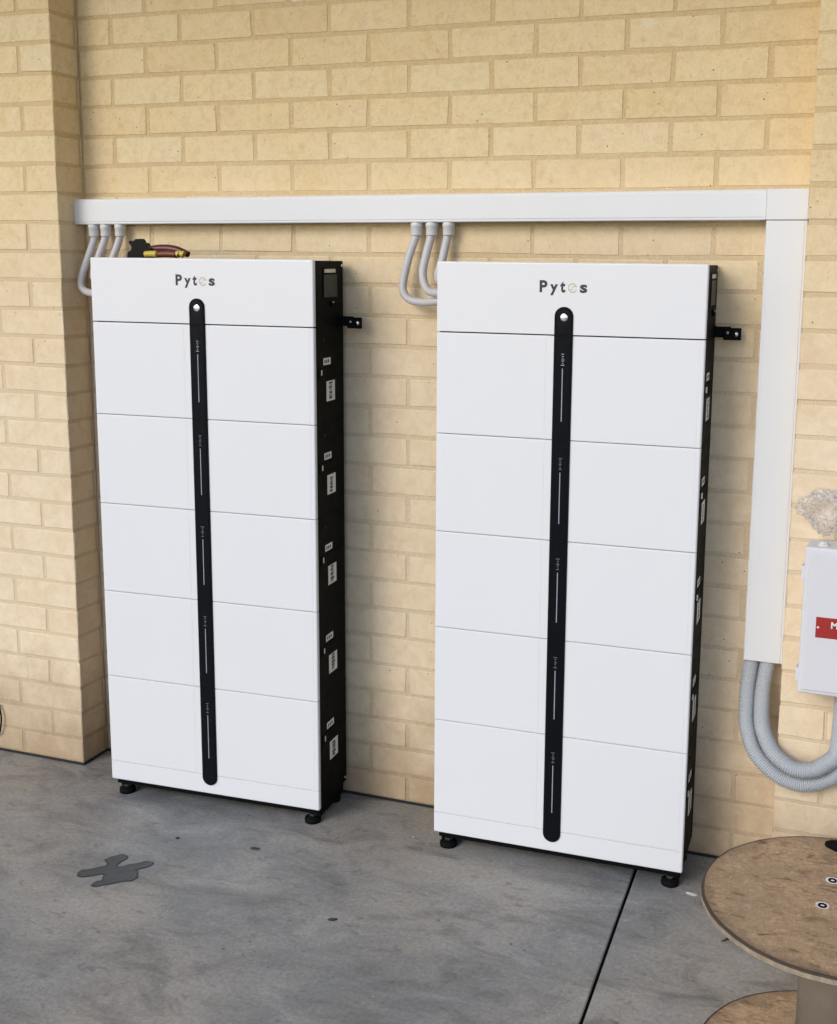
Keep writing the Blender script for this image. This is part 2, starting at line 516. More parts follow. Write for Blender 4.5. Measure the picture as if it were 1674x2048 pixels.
_gl = {}
def glyph(ch, bold=0.012):
    """2-D outline mesh of one character, normalised to a unit box"""
    key = (ch, bold)
    if key not in _gl:
        cu = bpy.data.curves.new('glyph', 'FONT')
        cu.body = ch; cu.size = 1.0; cu.offset = bold; cu.resolution_u = 6
        ob = bpy.data.objects.new('glyph', cu)
        COL.objects.link(ob)
        dg = bpy.context.evaluated_depsgraph_get()
        me = bpy.data.meshes.new_from_object(ob.evaluated_get(dg))
        vs = [v.co.copy() for v in me.vertices]
        fs = [list(p.vertices) for p in me.polygons]
        bpy.data.objects.remove(ob); bpy.data.meshes.remove(me); bpy.data.curves.remove(cu)
        x0 = min(v.x for v in vs); x1 = max(v.x for v in vs); y0 = min(v.y for v in vs); y1 = max(v.y for v in vs)
        _gl[key] = ([((v.x - x0) / (x1 - x0), (v.y - y0) / (y1 - y0)) for v in vs], fs)
    return _gl[key]

def put_glyph(mb, ch, x0, x1, z0, z1, y, mi=0, bold=0.012, th=0.0005):
    vs, fs = glyph(ch, bold)
    mb.add([Vector((x0 + a * (x1 - x0), y, z0 + b_ * (z1 - z0))) for a, b_ in vs], fs, mi)

# ------------------------------------------------------------------ setting: floor, joint, added overhead slab
H = 0.086
def joint_x(y): return 1.5636 - 0.0287 * y
fl = MB()
g = 0.0036
ys = [8.0, 0.0, -0.4, -0.8, -1.4, -6.0, -60.0]
prof = [(-60, 0, None), (-g - .003, 0, 1), (-g, -.003, 1), (-g, -.02, 1), (g, -.02, 1), (g, -.003, 1), (g + .003, 0, 1), (60, 0, None)]
vs = []
for y in ys:
    jx = joint_x(y)
    for (dx, z, rel) in prof:
        w = 0.0009 * math.sin(y * 37) if rel else 0
        vs.append(Vector(((jx + dx + w) if rel else dx, y, z)))
n = len(prof)
for i in range(len(ys) - 1):
    for k in range(n - 1):
        q = (i * n + k, i * n + k + 1, (i + 1) * n + k + 1, (i + 1) * n + k)
        fl.add([vs[j] for j in q], [(0, 1, 2, 3)], 1 if k in (2, 3, 4) else 0)
floor = fl.build('floor', [M['concrete'], M['filler']])
bm = bmesh.new(); bm.from_mesh(floor.data)
bmesh.ops.remove_doubles(bm, verts=bm.verts[:], dist=1e-5)
bmesh.ops.recalc_face_normals(bm, faces=bm.faces[:])
if sum(f.normal.z for f in bm.faces) < 0: bmesh.ops.reverse_faces(bm, faces=bm.faces[:])
bm.to_mesh(floor.data); bm.free()
tag(floor, kind='structure')

XL, XR, PY = -0.239, 1.9165, -0.125
NROW = 37
def tone_of():
    return min(1, max(0, random.gauss(0.55, 0.17)))

def jit(a=0.0011): return random.uniform(-a, a)

# main wall (face at y = 0, bricks proud of the mortar bed)
mw = MB()
mw.box((XL - 0.3, 0.0020, -0.05), (XR + 0.3, 0.10, NROW * H + .01), 0, 1)
for r in range(NROW):
    z0, z1 = r * H + .005 + (0.004 if r == 0 else 0), (r + 1) * H - .005
    off = 0.0 if r % 2 else 0.12
    for i in range(-2, 10):
        x0, x1 = i * .24 + off + .005, (i + 1) * .24 + off - .005
        x0 = max(x0, XL + .003); x1 = min(x1, XR - .003)
        if x1 - x0 < .02: continue
        d = jit(.0008)
        mw.box((x0 + jit(), 0.0 + d, z0 + jit()), (x1 + jit(), 0.05, z1 + jit()), 0.0024, 0, tone_of(), wob=.0014)
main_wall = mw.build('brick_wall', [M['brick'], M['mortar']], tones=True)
tag(main_wall, 'long cream brick wall set back between two piers, behind both white battery cabinets', 'brick wall')

def pier(side):
    """side -1: left pier, its corner at XL; +1: right pier, its corner at XR"""
    p = MB()
    cx = XL if side < 0 else XR
    far = -1.6 if side < 0 else 3.4
    m = 0.0020
    lo = (min(cx - side * -m if side > 0 else cx - m, far), PY + m, -0.05)
    if side < 0:
        p.box((far, PY + m, -.05), (cx - m, 0.09, NROW * H + .01), 0, 1)
    else:
        p.box((cx + m, PY + m, -.05), (far, 0.09, NROW * H + .01), 0, 1)
    for r in range(NROW):
        z0, z1 = r * H + .005 + (0.004 if r == 0 else 0), (r + 1) * H - .005
        hdr = (r % 2 == 1)
        # quoin brick
        lx = 0.11 if hdr else 0.23
        ly = 0.1195 if hdr else 0.11
        a, b_ = sorted((cx, cx + side * lx))
        p.box((a + jit(), PY + jit(), z0 + jit()), (b_ + jit(), PY + ly, z1 + jit()), 0.0024, 0, tone_of(), wob=.0014)
        if not hdr:
            a, b_ = sorted((cx, cx + side * 0.1))
            p.box((a + .0004, PY + .118, z0), (b_, PY + .124, z1), 0.001, 0, tone_of())
        x = lx + .01
        while x < abs(far - cx) - .02:
            a, b_ = sorted((cx + side * x, cx + side * min(x + .23, abs(far - cx))))
            p.box((a + jit(), PY + jit(.0008), z0 + jit()), (b_ + jit(), PY + .05, z1 + jit()), 0.0024, 0, tone_of(), wob=.0014)
            x += .24
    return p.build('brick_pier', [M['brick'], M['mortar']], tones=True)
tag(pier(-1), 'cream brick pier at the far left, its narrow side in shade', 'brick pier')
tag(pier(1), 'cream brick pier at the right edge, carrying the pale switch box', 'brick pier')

jf = MB()
jf.box((XL + .001, -0.004, -.01), (XR - .001, 0.0016, .0065), 0.001)
jf.box((-1.6, PY - .004, -.01), (XL + .003, PY + .0016, .0065), 0.001)
jf.box((XL - .0005, PY + .002, -.01), (XL + .0035, -0.0045, .0065), 0.0005)
jf.box((XR - .003, PY - .004, -.01), (3.4, PY + .0016, .0065), 0.001)
tag(jf.build('expansion_joint', M['filler']), kind='structure')

rf = MB()
rf.box((-3.2, -1.5, NROW * H + .02), (5.2, 0.5, NROW * H + .14), 0.004)  # unseen slab, added to shade the upper wall and bounce warm light
tag(rf.build('added_shade_slab', M['shade_slab']), kind='structure')

# ------------------------------------------------------------------ battery cabinets
W, D, ZB, ZT = 0.6892, 0.2060, 0.0500, 1.6195
SEAMS = [1.4392, 1.1737, 0.9104, 0.6447, 0.3804, 0.1095]
PT = 0.016                               # thickness of the white front panels

cab = empty('battery_cabinet', (-0.0275, -0.2642, 0), 0.0459)
tag(cab, 'left white battery cabinet with a hand tool lying on top, beside the left brick pier', 'battery cabinet', 'white battery cabinets on the patio floor')
c = MB()
c.rbox((0.004, PT, ZB + .006), (W - .0015, D, ZT - .003), 0.002, 2)
casing = c.build('casing', M['casing'], cab)
# thin seams between the stacked modules on the black sides
for z in SEAMS[:5]:
    sm = MB(); sm.box((0.0034, PT + .003, z - .0009), (W - .0009, D + .0006, z + .0009), 0.0003)
    sm.build('module_seam', M['rubber'], casing)
# front panels
zs = [ZT] + SEAMS + [ZB]
for i in range(7):
    zt, zb_ = zs[i], zs[i + 1]
    gap_t = (0.0014 if i == 1 else (0.0003 if i == 6 else 0.0007)) if i else 0
    gap_b = (0.0014 if i == 0 else (0.0003 if i == 5 else 0.0007)) if i < 6 else 0
    p = MB()
    p.rbox((0, (-.0004 if i == 0 else 0), zb_ + gap_b), (W, PT - .0003, zt - gap_t), 0.0042 if i not in (1, 2, 3, 4, 5, 6) else 0.0042, 3)
    if 1 <= i <= 5:
        for xa, xb in ((.0125, .338 - .0440), (.338 + .0440, W - .0125)):
            p.box((xa, -.0004, zb_ + .0042), (xb, .0010, zt - .0042), .0004)
    # vertical edges stay well rounded, horizontal ones nearly sharp
    for k, (x, y, z) in enumerate(p.v):
        if y < -.0002 and i: continue
        if i != 0 and z > zt - gap_t - .0045: z = zt - gap_t - (zt - gap_t - z) * .22
        if i != 6 and z < zb_ + gap_b + .0045: z = zb_ + gap_b + (z - zb_ - gap_b) * .22
        p.v[k] = (x, y, z)
    pan = p.build('front_panel' if i < 6 else 'base_cover', M['panel'], cab)
    if i == 0:
        top_panel = pan
# lettering P y t e s
X0, ZC = 0.2735, 1.5455
Y = -0.0010
for ch, a0, a1, b0, b1 in (('P', 0, .0198, 0, .0300), ('y', .0270, .0472, -.0068, .0205), ('t', .0530, .0660, 0, .0278), ('s', .1030, .1215, 0, .0208)):
    t = MB()
    put_glyph(t, ch, X0 + a0, X0 + a1, ZC + b0, ZC + b1, Y, bold=.035)
    t.build('letter', M['logo_k'], top_panel)
g_ = MB()
cxg, czg, rg = X0 + .0842, ZC + .0118, .0105
def arc(mb, cx, cz, r, a0, a1, w, y, n=26, rx=1.0):
    vs, fs = [], []
    for i in range(n + 1):
        a = R(a0 + (a1 - a0) * i / n)
        tw = w * min(1, .35 + 1.6 * min(i, n - i) / n)
        for s in (-1, 1):
            vs.append(Vector((cx + (r * rx + s * tw / 2) * math.cos(a), y, cz + (r + s * tw / 2) * math.sin(a))))
    fs = [(2 * i, 2 * i + 1, 2 * i + 3, 2 * i + 2) for i in range(n)]
    mb.add(vs, fs)
arc(g_, cxg, czg, rg, 12, 200, .0034, Y)
arc(g_, cxg, czg, rg, -160, -18, .0034, Y)
arc(g_, cxg - .0048, czg + .0012, .0056, -150, -20, .0028, Y)
arc(g_, cxg + .0052, czg - .0010, .0056, 30, 165, .0028, Y)
tt = g_.build('round_letter', M['logo_g'], top_panel)
# indicator strip
def stadium(x, w, z0, z1, n=14):
    r = w / 2
    pts = [(x + r * math.cos(R(a)), z1 - r + r * math.sin(R(a))) for a in [180 * i / n for i in range(n + 1)]]
    pts += [(x + r * math.cos(R(a)), z0 + r + r * math.sin(R(a))) for a in [180 + 180 * i / n for i in range(n + 1)]]
    return pts
SX, SW = 0.3380, 0.0475
st = MB()
st.prism(stadium(SX, SW, 0.0785, 1.5105), -0.0030, 0.004)
strip = st.build('indicator_strip', M['rubber'], cab)
def strip_piece(z0, z1, top=False, bot=False):
    mb = MB(); w = SW - .010
    if top: pts = [p for p in stadium(SX, w, z0 - .03, z1) if p[1] > z0]; pts = pts + [(SX - w / 2, z0), (SX + w / 2, z0)]
    elif bot: pts = [(SX + w / 2, z1), (SX - w / 2, z1)] + [p for p in stadium(SX, w, z0, z1 + .03) if p[1] < z1]
    else: pts = [(SX + w / 2, z1), (SX - w / 2, z1), (SX - w / 2, z0), (SX + w / 2, z0)]
    mb.prism(pts, -0.0040, -0.0029)
    return mb.build('glass_segment', M['gloss'], strip)
zz = [1.5055] + SEAMS[:5] + [0.0835]
for i in range(6):
    strip_piece(zz[i + 1] + (.0008 if i < 5 else 0), zz[i] - (.0008 if i else 0), top=(i == 0), bot=(i == 5))
lg = MB()
lg.lathe([(0, -.0064), (.0075, -.0062), (.0095, -.0054), (.0108, -.0038)], (SX + .001, 0, 1.4845), 'Y', 24)
lg.build('power_button', M['chrome'], strip)
for k, zseam in enumerate(SEAMS[:5]):
    lm = MB()
    zl = zseam - .0825
    lm.box((SX - .0012, -.0046, zl - .1345), (SX + .0012, -.0039, zl), 0.0003)
    lm.build('level_line', M['print_w'], strip)
    tk = MB()
    random.seed(20 + k)
    for q, (dz, w_) in enumerate(((.008, .0042), (.0125, .0016), (.0175, .0024), (.0215, .0040), (.0260, .0018), (.0305, .0022), (.0360, .0046))):
        for s in (-1, 1):
            a = w_ * random.uniform(.7, 1.1)
            tk.box((SX + (s * a if s < 0 else 0.0002), -.0046, zl + dz - .0007), (SX + (-.0002 if s < 0 else a), -.0039, zl + dz + .0007 + random.uniform(0, .0008)))
    tk.build('level_marking', M['print_dim'] if k != 0 else M['print_w'], strip)
# right side: display, tags, stickers
XS = W - .0014
def side_box(name, mat, y0, y1, z0, z1, th=.001, parent=None, bev=.0004):
    mb = MB(); mb.box((XS, y0, z0), (XS + th, y1, z1), bev)
    return mb.build(name, mat, parent or cab)
fr = side_box('display_frame', M['rubber'], .062, .166, 1.5130, 1.5990, .0016)
side_box('display_screen', M['screen'], .070, .158, 1.5180, 1.5790, .0024, fr)
side_box('name_tag', M['silver'], .072, .146, 1.5845, 1.5945, .0030, fr)
mb = MB(); mb.lathe([(.0, .007), (.006, .0065), (.008, .004), (.0082, 0)], (XS, .120, 1.499), 'X', 20)
bt = mb.build('round_button', M['rubber'], cab)
mb = MB(); mb.box((XS + .006, .115, 1.5025), (XS + .0078, .126, 1.5052), .0004)
mb.build('button_highlight', M['silver'], bt)
for (y, z) in ((.193, 1.6035), (.193, .07)):
    mb = MB(); mb.lathe([(0, .0026), (.0035, .0022), (.0045, 0)], (XS, y, z), 'X', 14)
    mb.build('screw', M['chrome'], cab)
for k, zseam in enumerate(SEAMS[:5]):
    dz = zseam - 1.4392
    mb = MB(); mb.lathe([(0, .0018), (.003, .0016), (.004, 0)], (XS, .067, 1.4032 + dz), 'X', 12)
    mb.build('screw', M['casing'] if k > 2 else M['screen'], cab)
    s1 = side_box('small_sticker', M['sticker'], .063, .112, 1.3325 + dz, 1.3520 + dz, .0008)
    mb = MB()
    for q in range(3):
        mb.box((XS + .0007, .070 + q * .012, 1.3375 + dz), (XS + .0010, .077 + q * .012, 1.3470 + dz))
    mb.build('sticker_print', M['screen'], s1)
    # recessed carry grip with a bright catch near the front edge
    mb = MB(); mb.rbox((XS - .001, .030, 1.296 + dz), (XS + .002, .165, 1.326 + dz), .0012, 2)
    grip = mb.build('carry_grip', M['rubber'], cab)
    mb = MB(); mb.box((XS + .001, .0375, 1.306 + dz), (XS + .006, .0435, 1.322 + dz), .001)
    mb.build('catch', M['chrome'], grip)
    s2 = side_box('serial_sticker', M['sticker'], .082, .140, 1.2300 + dz, 1.2865 + dz, .0008)
    mb = MB()
    random.seed(40 + k)
    z = 1.2355 + dz
    while z < 1.279 + dz:
        h = random.choice((.0018, .003, .0055, .0075))
        a = random.uniform(0, .004); e = random.uniform(0, .007)
        mb.box((XS + .0007, 0.098 + a, z), (XS + .0010, .123 - e, z + h))
        z += h + random.uniform(.0012, .0024)
    mb.build('sticker_print', M['sticker_k'], s2)
# wall bracket at the rear right
br = MB()
br.box((W - .006, D - .040, 1.4330), (W + .0012, D - .012, 1.4640), .0008)
br.box((W + .0010, D - .026, 1.4350), (W + .040, D - .0215, 1.4625), .0008)
br.box((W + .022, D - .0300, 1.4290), (W + .067, D - .0258, 1.4600), .0016)
bk = br.build('wall_bracket', M['rubber'], cab)
mb = MB(); mb.lathe([(0, -.004), (.0055, -.0034), (.0070, 0)], (W + .054, D - .030, 1.4445), 'Y', 16)
mb.build('screw', M['chrome'], bk)
mb = MB(); mb.lathe([(0, -.002), (.003, -.0016), (.0036, 0)], (W + .033, D - .030, 1.4475), 'Y', 12)
mb.build('screw', M['silver'], bk)
# base frame and levelling feet
bf = MB()
bf.box((.012, .012, ZB - .017), (W - .010, .030, ZB + .0065), .001)
bf.box((.040, .062, ZB - .044), (W - .040, .074, ZB + .0065), .001)  # extra bar set back, added to keep the gap underneath dark
bf.box((.012, D - .030, ZB - .033), (W - .010, D - .006, ZB + .0065), .001)
bf.box((.012, .0305, ZB - .033), (.036, D - .0305, ZB + .0065), .001)
bf.box((W - .034, .0305, ZB - .033), (W - .010, D - .0305, ZB + .0065), .001)
bf.build('base_frame', M['casing'], cab)
for x in (.034, W - .034):
    for y in (.030, D - .032):
        mb = MB()
        mb.lathe([(.0235, .0005), (.0245, .006), (.0235, .013), (.0165, .0165), (.010, .0175), (.0080, ZB - .014)], (x, y, 0), 'Z', 22)
        ft = mb.build('levelling_foot', M['rubber'], cab)
        mb = MB(); mb.lathe([(.011, 0), (.011, .006)], (x, y, .0195), 'Z', 6, smooth=False)
        mb.build('lock_nut', M['screen'], ft)

cab2 = copy_tree(cab)
cab2.location = (1.0124, -0.2267, 0)
cab2.rotation_euler = (0, 0, 0.0239)
cab2['label'] = 'right white battery cabinet, nearest the chipboard cable spool'

# ------------------------------------------------------------------ cable duct
duct = empty('cable_duct', (0, 0, 0))
tag(duct, 'white plastic cable duct running along the wall and turning down at the right pier', 'cable duct')
def slanted(mb, x0, x1, y0, y1, h0, h1, cf):
    """bar between two x positions following the duct's slight rise"""
    def zb(x): return 1.7168 + (x + .2404) * .0052
    L = x1 - x0
    mt = Matrix.Translation((x0, 0, zb(x0))) @ Matrix.Rotation(-math.atan(.0052), 4, 'Y')
    mb.box((0, y0, h0), (L, y1, h1), cf, mat=mt)
DH = .0748
d = MB()
slanted(d, -.2404, 1.8120, -.040, -.0015, .0015, DH - .0015, .0008)
slanted(d, -.2410, 1.8122, -.0488, -.0385, 0, DH, .0022)
slanted(d, -.2400, 1.8114, -.0502, -.0480, .0075, DH - .0075, .0008)
d.build('horizontal_run', M['duct'], duct)
d = MB()
slanted(d, 1.8130, 1.9125, -.0540, -.0015, .0015, DH - .0015, .0008)
slanted(d, 1.8128, 1.9135, -.0625, -.0520, 0, DH, .0022)
d.build('corner_piece', M['duct'], duct)
d = MB()
d.box((1.8150, -.054, .6005), (1.9125, -.0015, 1.7268), .0008)
d.box((1.8140, -.0620, .5995), (1.9135, -.0520, 1.7262), .0022)
d.box((1.8210, -.0634, .6005), (1.9065, -.0612, 1.7252), .0008)
d.build('vertical_run', M['duct'], duct)

# ------------------------------------------------------------------ thin conduits into the cabinets
def thin_conduit(pts, label, r=.0112):
    e = empty('flexible_conduit', pts[0])
    L = [tuple(Vector(p) - Vector(pts[0])) for p in pts]
    mb = MB()
    sp = resample(spline(L, 10), .0022)
    mb.tube(sp, [r * (1 + .018 * (-1) ** i) for i in range(len(sp))], 16)
    mb.build('hose', M['conduit'], e)
    mb = MB()
    mb.lathe([(.0150, -.034), (.0158, -.032), (.0158, -.012), (.0172, -.011), (.0172, -.001), (.0165, .001)], (0, 0, 0), 'Z', 20)
    mb.build('coupling', M['coupling'], e)
    tag(e, label, 'conduit', 'thin grey conduits between duct and cabinets')
Y1 = -.030
thin_conduit([(-.1860, Y1, 1.7160), (-.1850, Y1, 1.6785), (-.1985, -.042, 1.6260), (-.2190, -.052, 1.5650), (-.2190, -.058, 1.5310), (-.1960, -.060, 1.5140), (-.140, -.075, 1.5110), (-.02, -.100, 1.510)],
             'leftmost thin grey conduit above the left cabinet, looping down beside it')
thin_conduit([(-.1425, Y1, 1.7160), (-.1455, Y1, 1.6785), (-.1650, -.040, 1.6210), (-.1790, -.048, 1.5730), (-.150, -.07, 1.5500), (-.020, -.125, 1.5480)],
             'middle one of the three thin grey conduits dropping behind the left cabinet')
thin_conduit([(-.0905, Y1, 1.7165), (-.0930, Y1, 1.6785), (-.1120, -.040, 1.6215), (-.1240, -.046, 1.5900), (-.100, -.07, 1.5800), (-.020, -.140, 1.5790)],
             'thin grey conduit behind the left cabinet, closest to the hand tool')
thin_conduit([(.8760, Y1, 1.7220), (.8745, Y1, 1.6890), (.8590, -.040, 1.6345), (.8450, -.046, 1.5730), (.8445, -.050, 1.5370), (.8640, -.052, 1.5140), (.9055, -.055, 1.5072), (.9572, -.065, 1.511), (1.016, -.075, 1.513)],
             'thin grey conduit with the widest loop, bending level into the right cabinet')
thin_conduit([(.9205, Y1, 1.7220), (.9185, Y1, 1.6890), (.9090, -.042, 1.6351), (.9040, -.054, 1.5876), (.9160, -.064, 1.5510), (.9420, -.075, 1.5345), (1.016, -.105, 1.538)],
             'middle one of the three thin grey conduits, curving into the right cabinet')
thin_conduit([(.9700, Y1, 1.7225), (.9665, Y1, 1.6865), (.9555, -.040, 1.6220), (.9480, -.050, 1.5850), (.9640, -.075, 1.5650), (1.016, -.130, 1.565)],
             'rightmost thin grey conduit dropping behind the top of the right cabinet')

# ------------------------------------------------------------------ thick corrugated conduits under the duct
def thick_conduit(pts, label, r=.0196):
    o = Vector(pts[0])
    sp = resample(spline([tuple(Vector(p) - o) for p in pts], 14), .0009)
    rs = [r * (1 + .075 * math.sin(2 * math.pi * i * .0009 / .0054)) for i in range(len(sp))]
    mb = MB(); mb.tube(sp, rs, 28)
    ob = mb.build('corrugated_conduit', M['corr'])
    ob.location = o
    tag(ob, label, 'conduit', 'thick ribbed conduits looping under the duct')
thick_conduit([(1.8325, -.036, .66), (1.8321, -0.0360, 0.6081), (1.8318, -0.0370, 0.5903), (1.8282, -0.0580, 0.5265), (1.8319, -0.0900, 0.4581), (1.8428, -0.1150, 0.4191), (1.8637, -0.1360, 0.3808), (1.8984, -0.1460, 0.3487), (1.9361, -0.1480, 0.3270), (1.9781, -0.1490, 0.3200), (2.0134, -0.1490, 0.3275), (2.0393, -0.1490, 0.3407), (2.0644, -0.1490, 0.3625), (2.098, -.152, .43), (2.115, -.156, .50), (2.118, -.158, .595)],
              'outer thick ribbed conduit, the lower of two loops under the vertical duct')
thick_conduit([(1.8755, -.036, .66), (1.8749, -0.0360, 0.6136), (1.8746, -0.0370, 0.5958), (1.8684, -0.0600, 0.5327), (1.8712, -0.1000, 0.4676), (1.8834, -0.1300, 0.4312), (1.9095, -0.1550, 0.3959), (1.9461, -0.1680, 0.3737), (1.9772, -0.1730, 0.3676), (2.0122, -0.1740, 0.3753), (2.0374, -0.1740, 0.3940), (2.0619, -0.1740, 0.4221), (2.068, -.172, .48), (2.069, -.168, .595)],
              'inner thick ribbed conduit, the upper of two loops under the vertical duct')

# ------------------------------------------------------------------ switch box on the right pier
sb = empty('switch_box', (1.9620, -.125, .5905))
tag(sb, 'pale grey plastic switch box with a red label, mounted on the right brick pier', 'switch box')
BW, BH = .300, .3660
mb = MB(); mb.rbox((.002, -.088, .002), (BW - .002, -.001, BH - .002), .006, 3); mb.build('body', M['box'], sb)
mb = MB()
mb.rbox((0, -.106, 0), (BW, -.0885, BH), .0055, 3)
ld = mb.build('lid', M['box'], sb)
mb = MB(); mb.rbox((.0105, -.1105, .0105), (BW - .0105, -.1055, BH - .0105), .0024, 2); mb.build('lid_panel', M['box'], ld)
for z in (.045, .300):
    mb = MB()
    mb.rbox((-.0065, -.100, z - .017), (.0015, -.070, z + .017), .0016, 2)
    mb.build('latch', M['box'], sb)
mb = MB()
mb.box((.0350, -.1118, .1465), (.2300, -.1103, .1975), .0004)
lb = mb.build('warning_label', M['red'], sb)
xx = .0700
for ch, w_ in (('M', .0155), ('A', .0150), ('I', .0032), ('N', .0128)):
    mb = MB()
    put_glyph(mb, ch, xx, xx + w_, .1720, .1885, -.1121, bold=.03); xx += w_ + .0042
    mb.build('letter', M['white'], lb)
mb = MB(); mb.lathe([(0, -.0016), (.0026, -.0012), (.0030, 0)], (.0405, -.1118, .1720), 'Y', 14)
mb.build('label_pin', M['white'], lb)
mb = MB()
mb.lathe([(.013, -.002), (.013, .003), (.010, .0035), (.010, .009)], (.040, -.070, BH), 'Z', 8, smooth=False)
mb.build('cable_gland', M['coupling'], sb)
mb = MB()
mb.lathe([(.013, -.002), (.013, .003), (.010, .0035), (.010, .014)], (.130, -.055, BH), 'Z', 8, smooth=False)
mb.build('cable_gland', M['coupling'], sb)

# crumpled clear bag on the box
bm = bmesh.new()
bmesh.ops.create_icosphere(bm, subdivisions=5, radius=1.0)
for v in bm.verts:
    p = v.co.copy()
    r1 = noise.noise(p * 1.6 + Vector((3, 1, 2)))
    r2 = abs(noise.noise(p * 3.7 + Vector((9, 4, 1))))
    r3 = abs(noise.noise(p * 8.0 + Vector((2, 7, 5))))
    r4 = abs(noise.noise(Vector((p.x * 6, p.y * 2, p.z * 1.5)) + Vector((5, 5, 8))))
    k = 1 + .26 * r1 - .55 * r2 - .10 * r3 - .34 * r4
    q = Vector((p.x * .088, p.y * .042, p.z * .068)) * k
    if q.z < 0: q.x *= 1 + q.z * 7.5
    v.co = q
zmin = min(v.co.z for v in bm.verts)
for v in bm.verts: v.co.z -= zmin
me = bpy.data.meshes.new('plastic_bag'); bm.to_mesh(me); bm.free()
me.materials.append(M['bag'])
for p in me.polygons: p.use_smooth = True
bag = bpy.data.objects.new('plastic_bag', me); COL.objects.link(bag)
bag.location = (2.016, -.175, .9705)
tag(bag, 'crumpled clear plastic bag sitting on top of the pale switch box', 'plastic bag')

# ------------------------------------------------------------------ chipboard cable spool
SC = (2.099, -.823)
ZS = .390
sp_ = empty('cable_spool', (SC[0], SC[1], 0))
tag(sp_, 'round chipboard cable spool standing at the bottom right corner', 'cable spool')
def flange(name, z0, z1, r):
    mb = MB()
    random.seed(int(z1 * 1000))
    seg = 96
    prof = [(.012, z0), (r - .003, z0), (r, z0 + .002), (r, z1 - .0035), (r - .0015, z1 - .0012), (r - .0065, z1), (.012, z1)]
    mb.lathe(prof, (0, 0, 0), 'Z', seg, mis=[0, 1, 1, 2, 2, 0], smooth=False)
    # worn, slightly ragged rim
    base = len(mb.v) - seg * len(prof)
    for k in range(seg):
        a = 2 * math.pi * k / seg
        for j in (2, 3, 4, 5):
            i = base + j * seg + k
            w = 1 + .006 * noise.noise(Vector((math.cos(a) * 9, math.sin(a) * 9, z1 * 5)))
            x, y, z = mb.v[i]
            mb.v[i] = (x * w, y * w, z)
    return mb.build(name, [M['chip'], M['rim'], M['edge']], sp_)
tf = flange('top_flange', ZS - .0150, ZS, .2675)
flange('bottom_flange', .0015, .0195, .2675)
mb = MB(); mb.lathe([(.0690, .0195), (.0690, ZS - .0165)], (0, 0, 0), 'Z', 40)
mb.build('core', M['core'], sp_)
for (x, y) in ((-.0309, -.030), (-.017, .0751), (.040, .028), (.020, -.073)):
    mb = MB()
    mb.lathe([(.0135, 0), (.0135, .0012), (.0085, .0013)], (x, y, ZS), 'Z', 24, smooth=False)
    ws = mb.build('bolt_washer', M['chrome'], tf)
    mb = MB()
    mb.lathe([(.0090, .0010), (.0088, .0020), (.0045, .0022), (.0042, .0012), (0, .0012)], (x, y, ZS), 'Z', 24, smooth=False)
    mb.build('bolt_head', M['rubber'], ws)

# flat black rubber offcut on the far rim of the spool
mb = MB()
random.seed(3)
pts = []
for i in range(18):
    a = 2 * math.pi * i / 18
    r_ = 1 + .18 * noise.noise(Vector((math.cos(a) * 2, math.sin(a) * 2, 4)))
    pts.append((.052 * r_ * math.cos(a), .024 * r_ * math.sin(a)))
mb.prism(pts, 0, .007, axis='Z')
off = mb.build('rubber_offcut', M['rubber'])
off.location = (2.111, -.600, ZS + .0005)
tag(off, 'flat black rubber offcut lying on the far rim of the chipboard spool', 'rubber offcut')

# ------------------------------------------------------------------ hand tool on top of the left cabinet
tool = empty('hand_tool', (.065, -.205, ZT), 0.0)
tag(tool, 'black, red and yellow hand tool lying on top of the left cabinet', 'hand tool')
mb = MB()
head = [(-.002, 0), (.001, .015), (.012, .021), (.014, .031), (.005, .043), (.010, .048), (.018, .044), (.023, .048), (.028, .052), (.042, .053), (.046, .048), (.048, .043), (.058, .041), (.062, .033), (.078, .027), (.076, .0)]
mb.prism(head, -.012, .012)
mb.build('jaws', M['t_black'], tool)
mb = MB()
pts = [(.050, .006, .022), (.080, .007, .0255), (.115, .008, .0265), (.150, .008, .0225), (.185, .009, .0105)]
sp = spline(pts, 8); n_ = len(sp)
mb.tube(sp, [.0085 + .0030 * math.sin(math.pi * i / (n_ - 1)) for i in range(n_)], 14)
mb.build('handle', M['t_maroon'], tool)
def seg_tube(name, x0, x1, r0, r1, mat, par=None):
    mb = MB()
    n = 8
    pp = [(x0 + (x1 - x0) * i / n, -.010, .0100 + .0012 * math.sin(math.pi * i / n)) for i in range(n + 1)]
    mb.tube(pp, [r0 + (r1 - r0) * i / n for i in range(n + 1)], 16)
    return mb.build(name, mat, tool)
seg_tube('yellow_sleeve', .0570, .0960, .0085, .0095, M['t_yellow'])
seg_tube('grip', .0955, .1600, .0094, .0098, M['t_brown'])
seg_tube('end_band', .1600, .1660, .0098, .0098, M['t_yellow'])
seg_tube('end_collar', .1660, .1725, .0078, .0078, M['t_brown'])
seg_tube('end_cap', .1725, .1820, .0098, .0084, M['t_yellow'])
tool.rotation_euler = (0, 0, R(2))

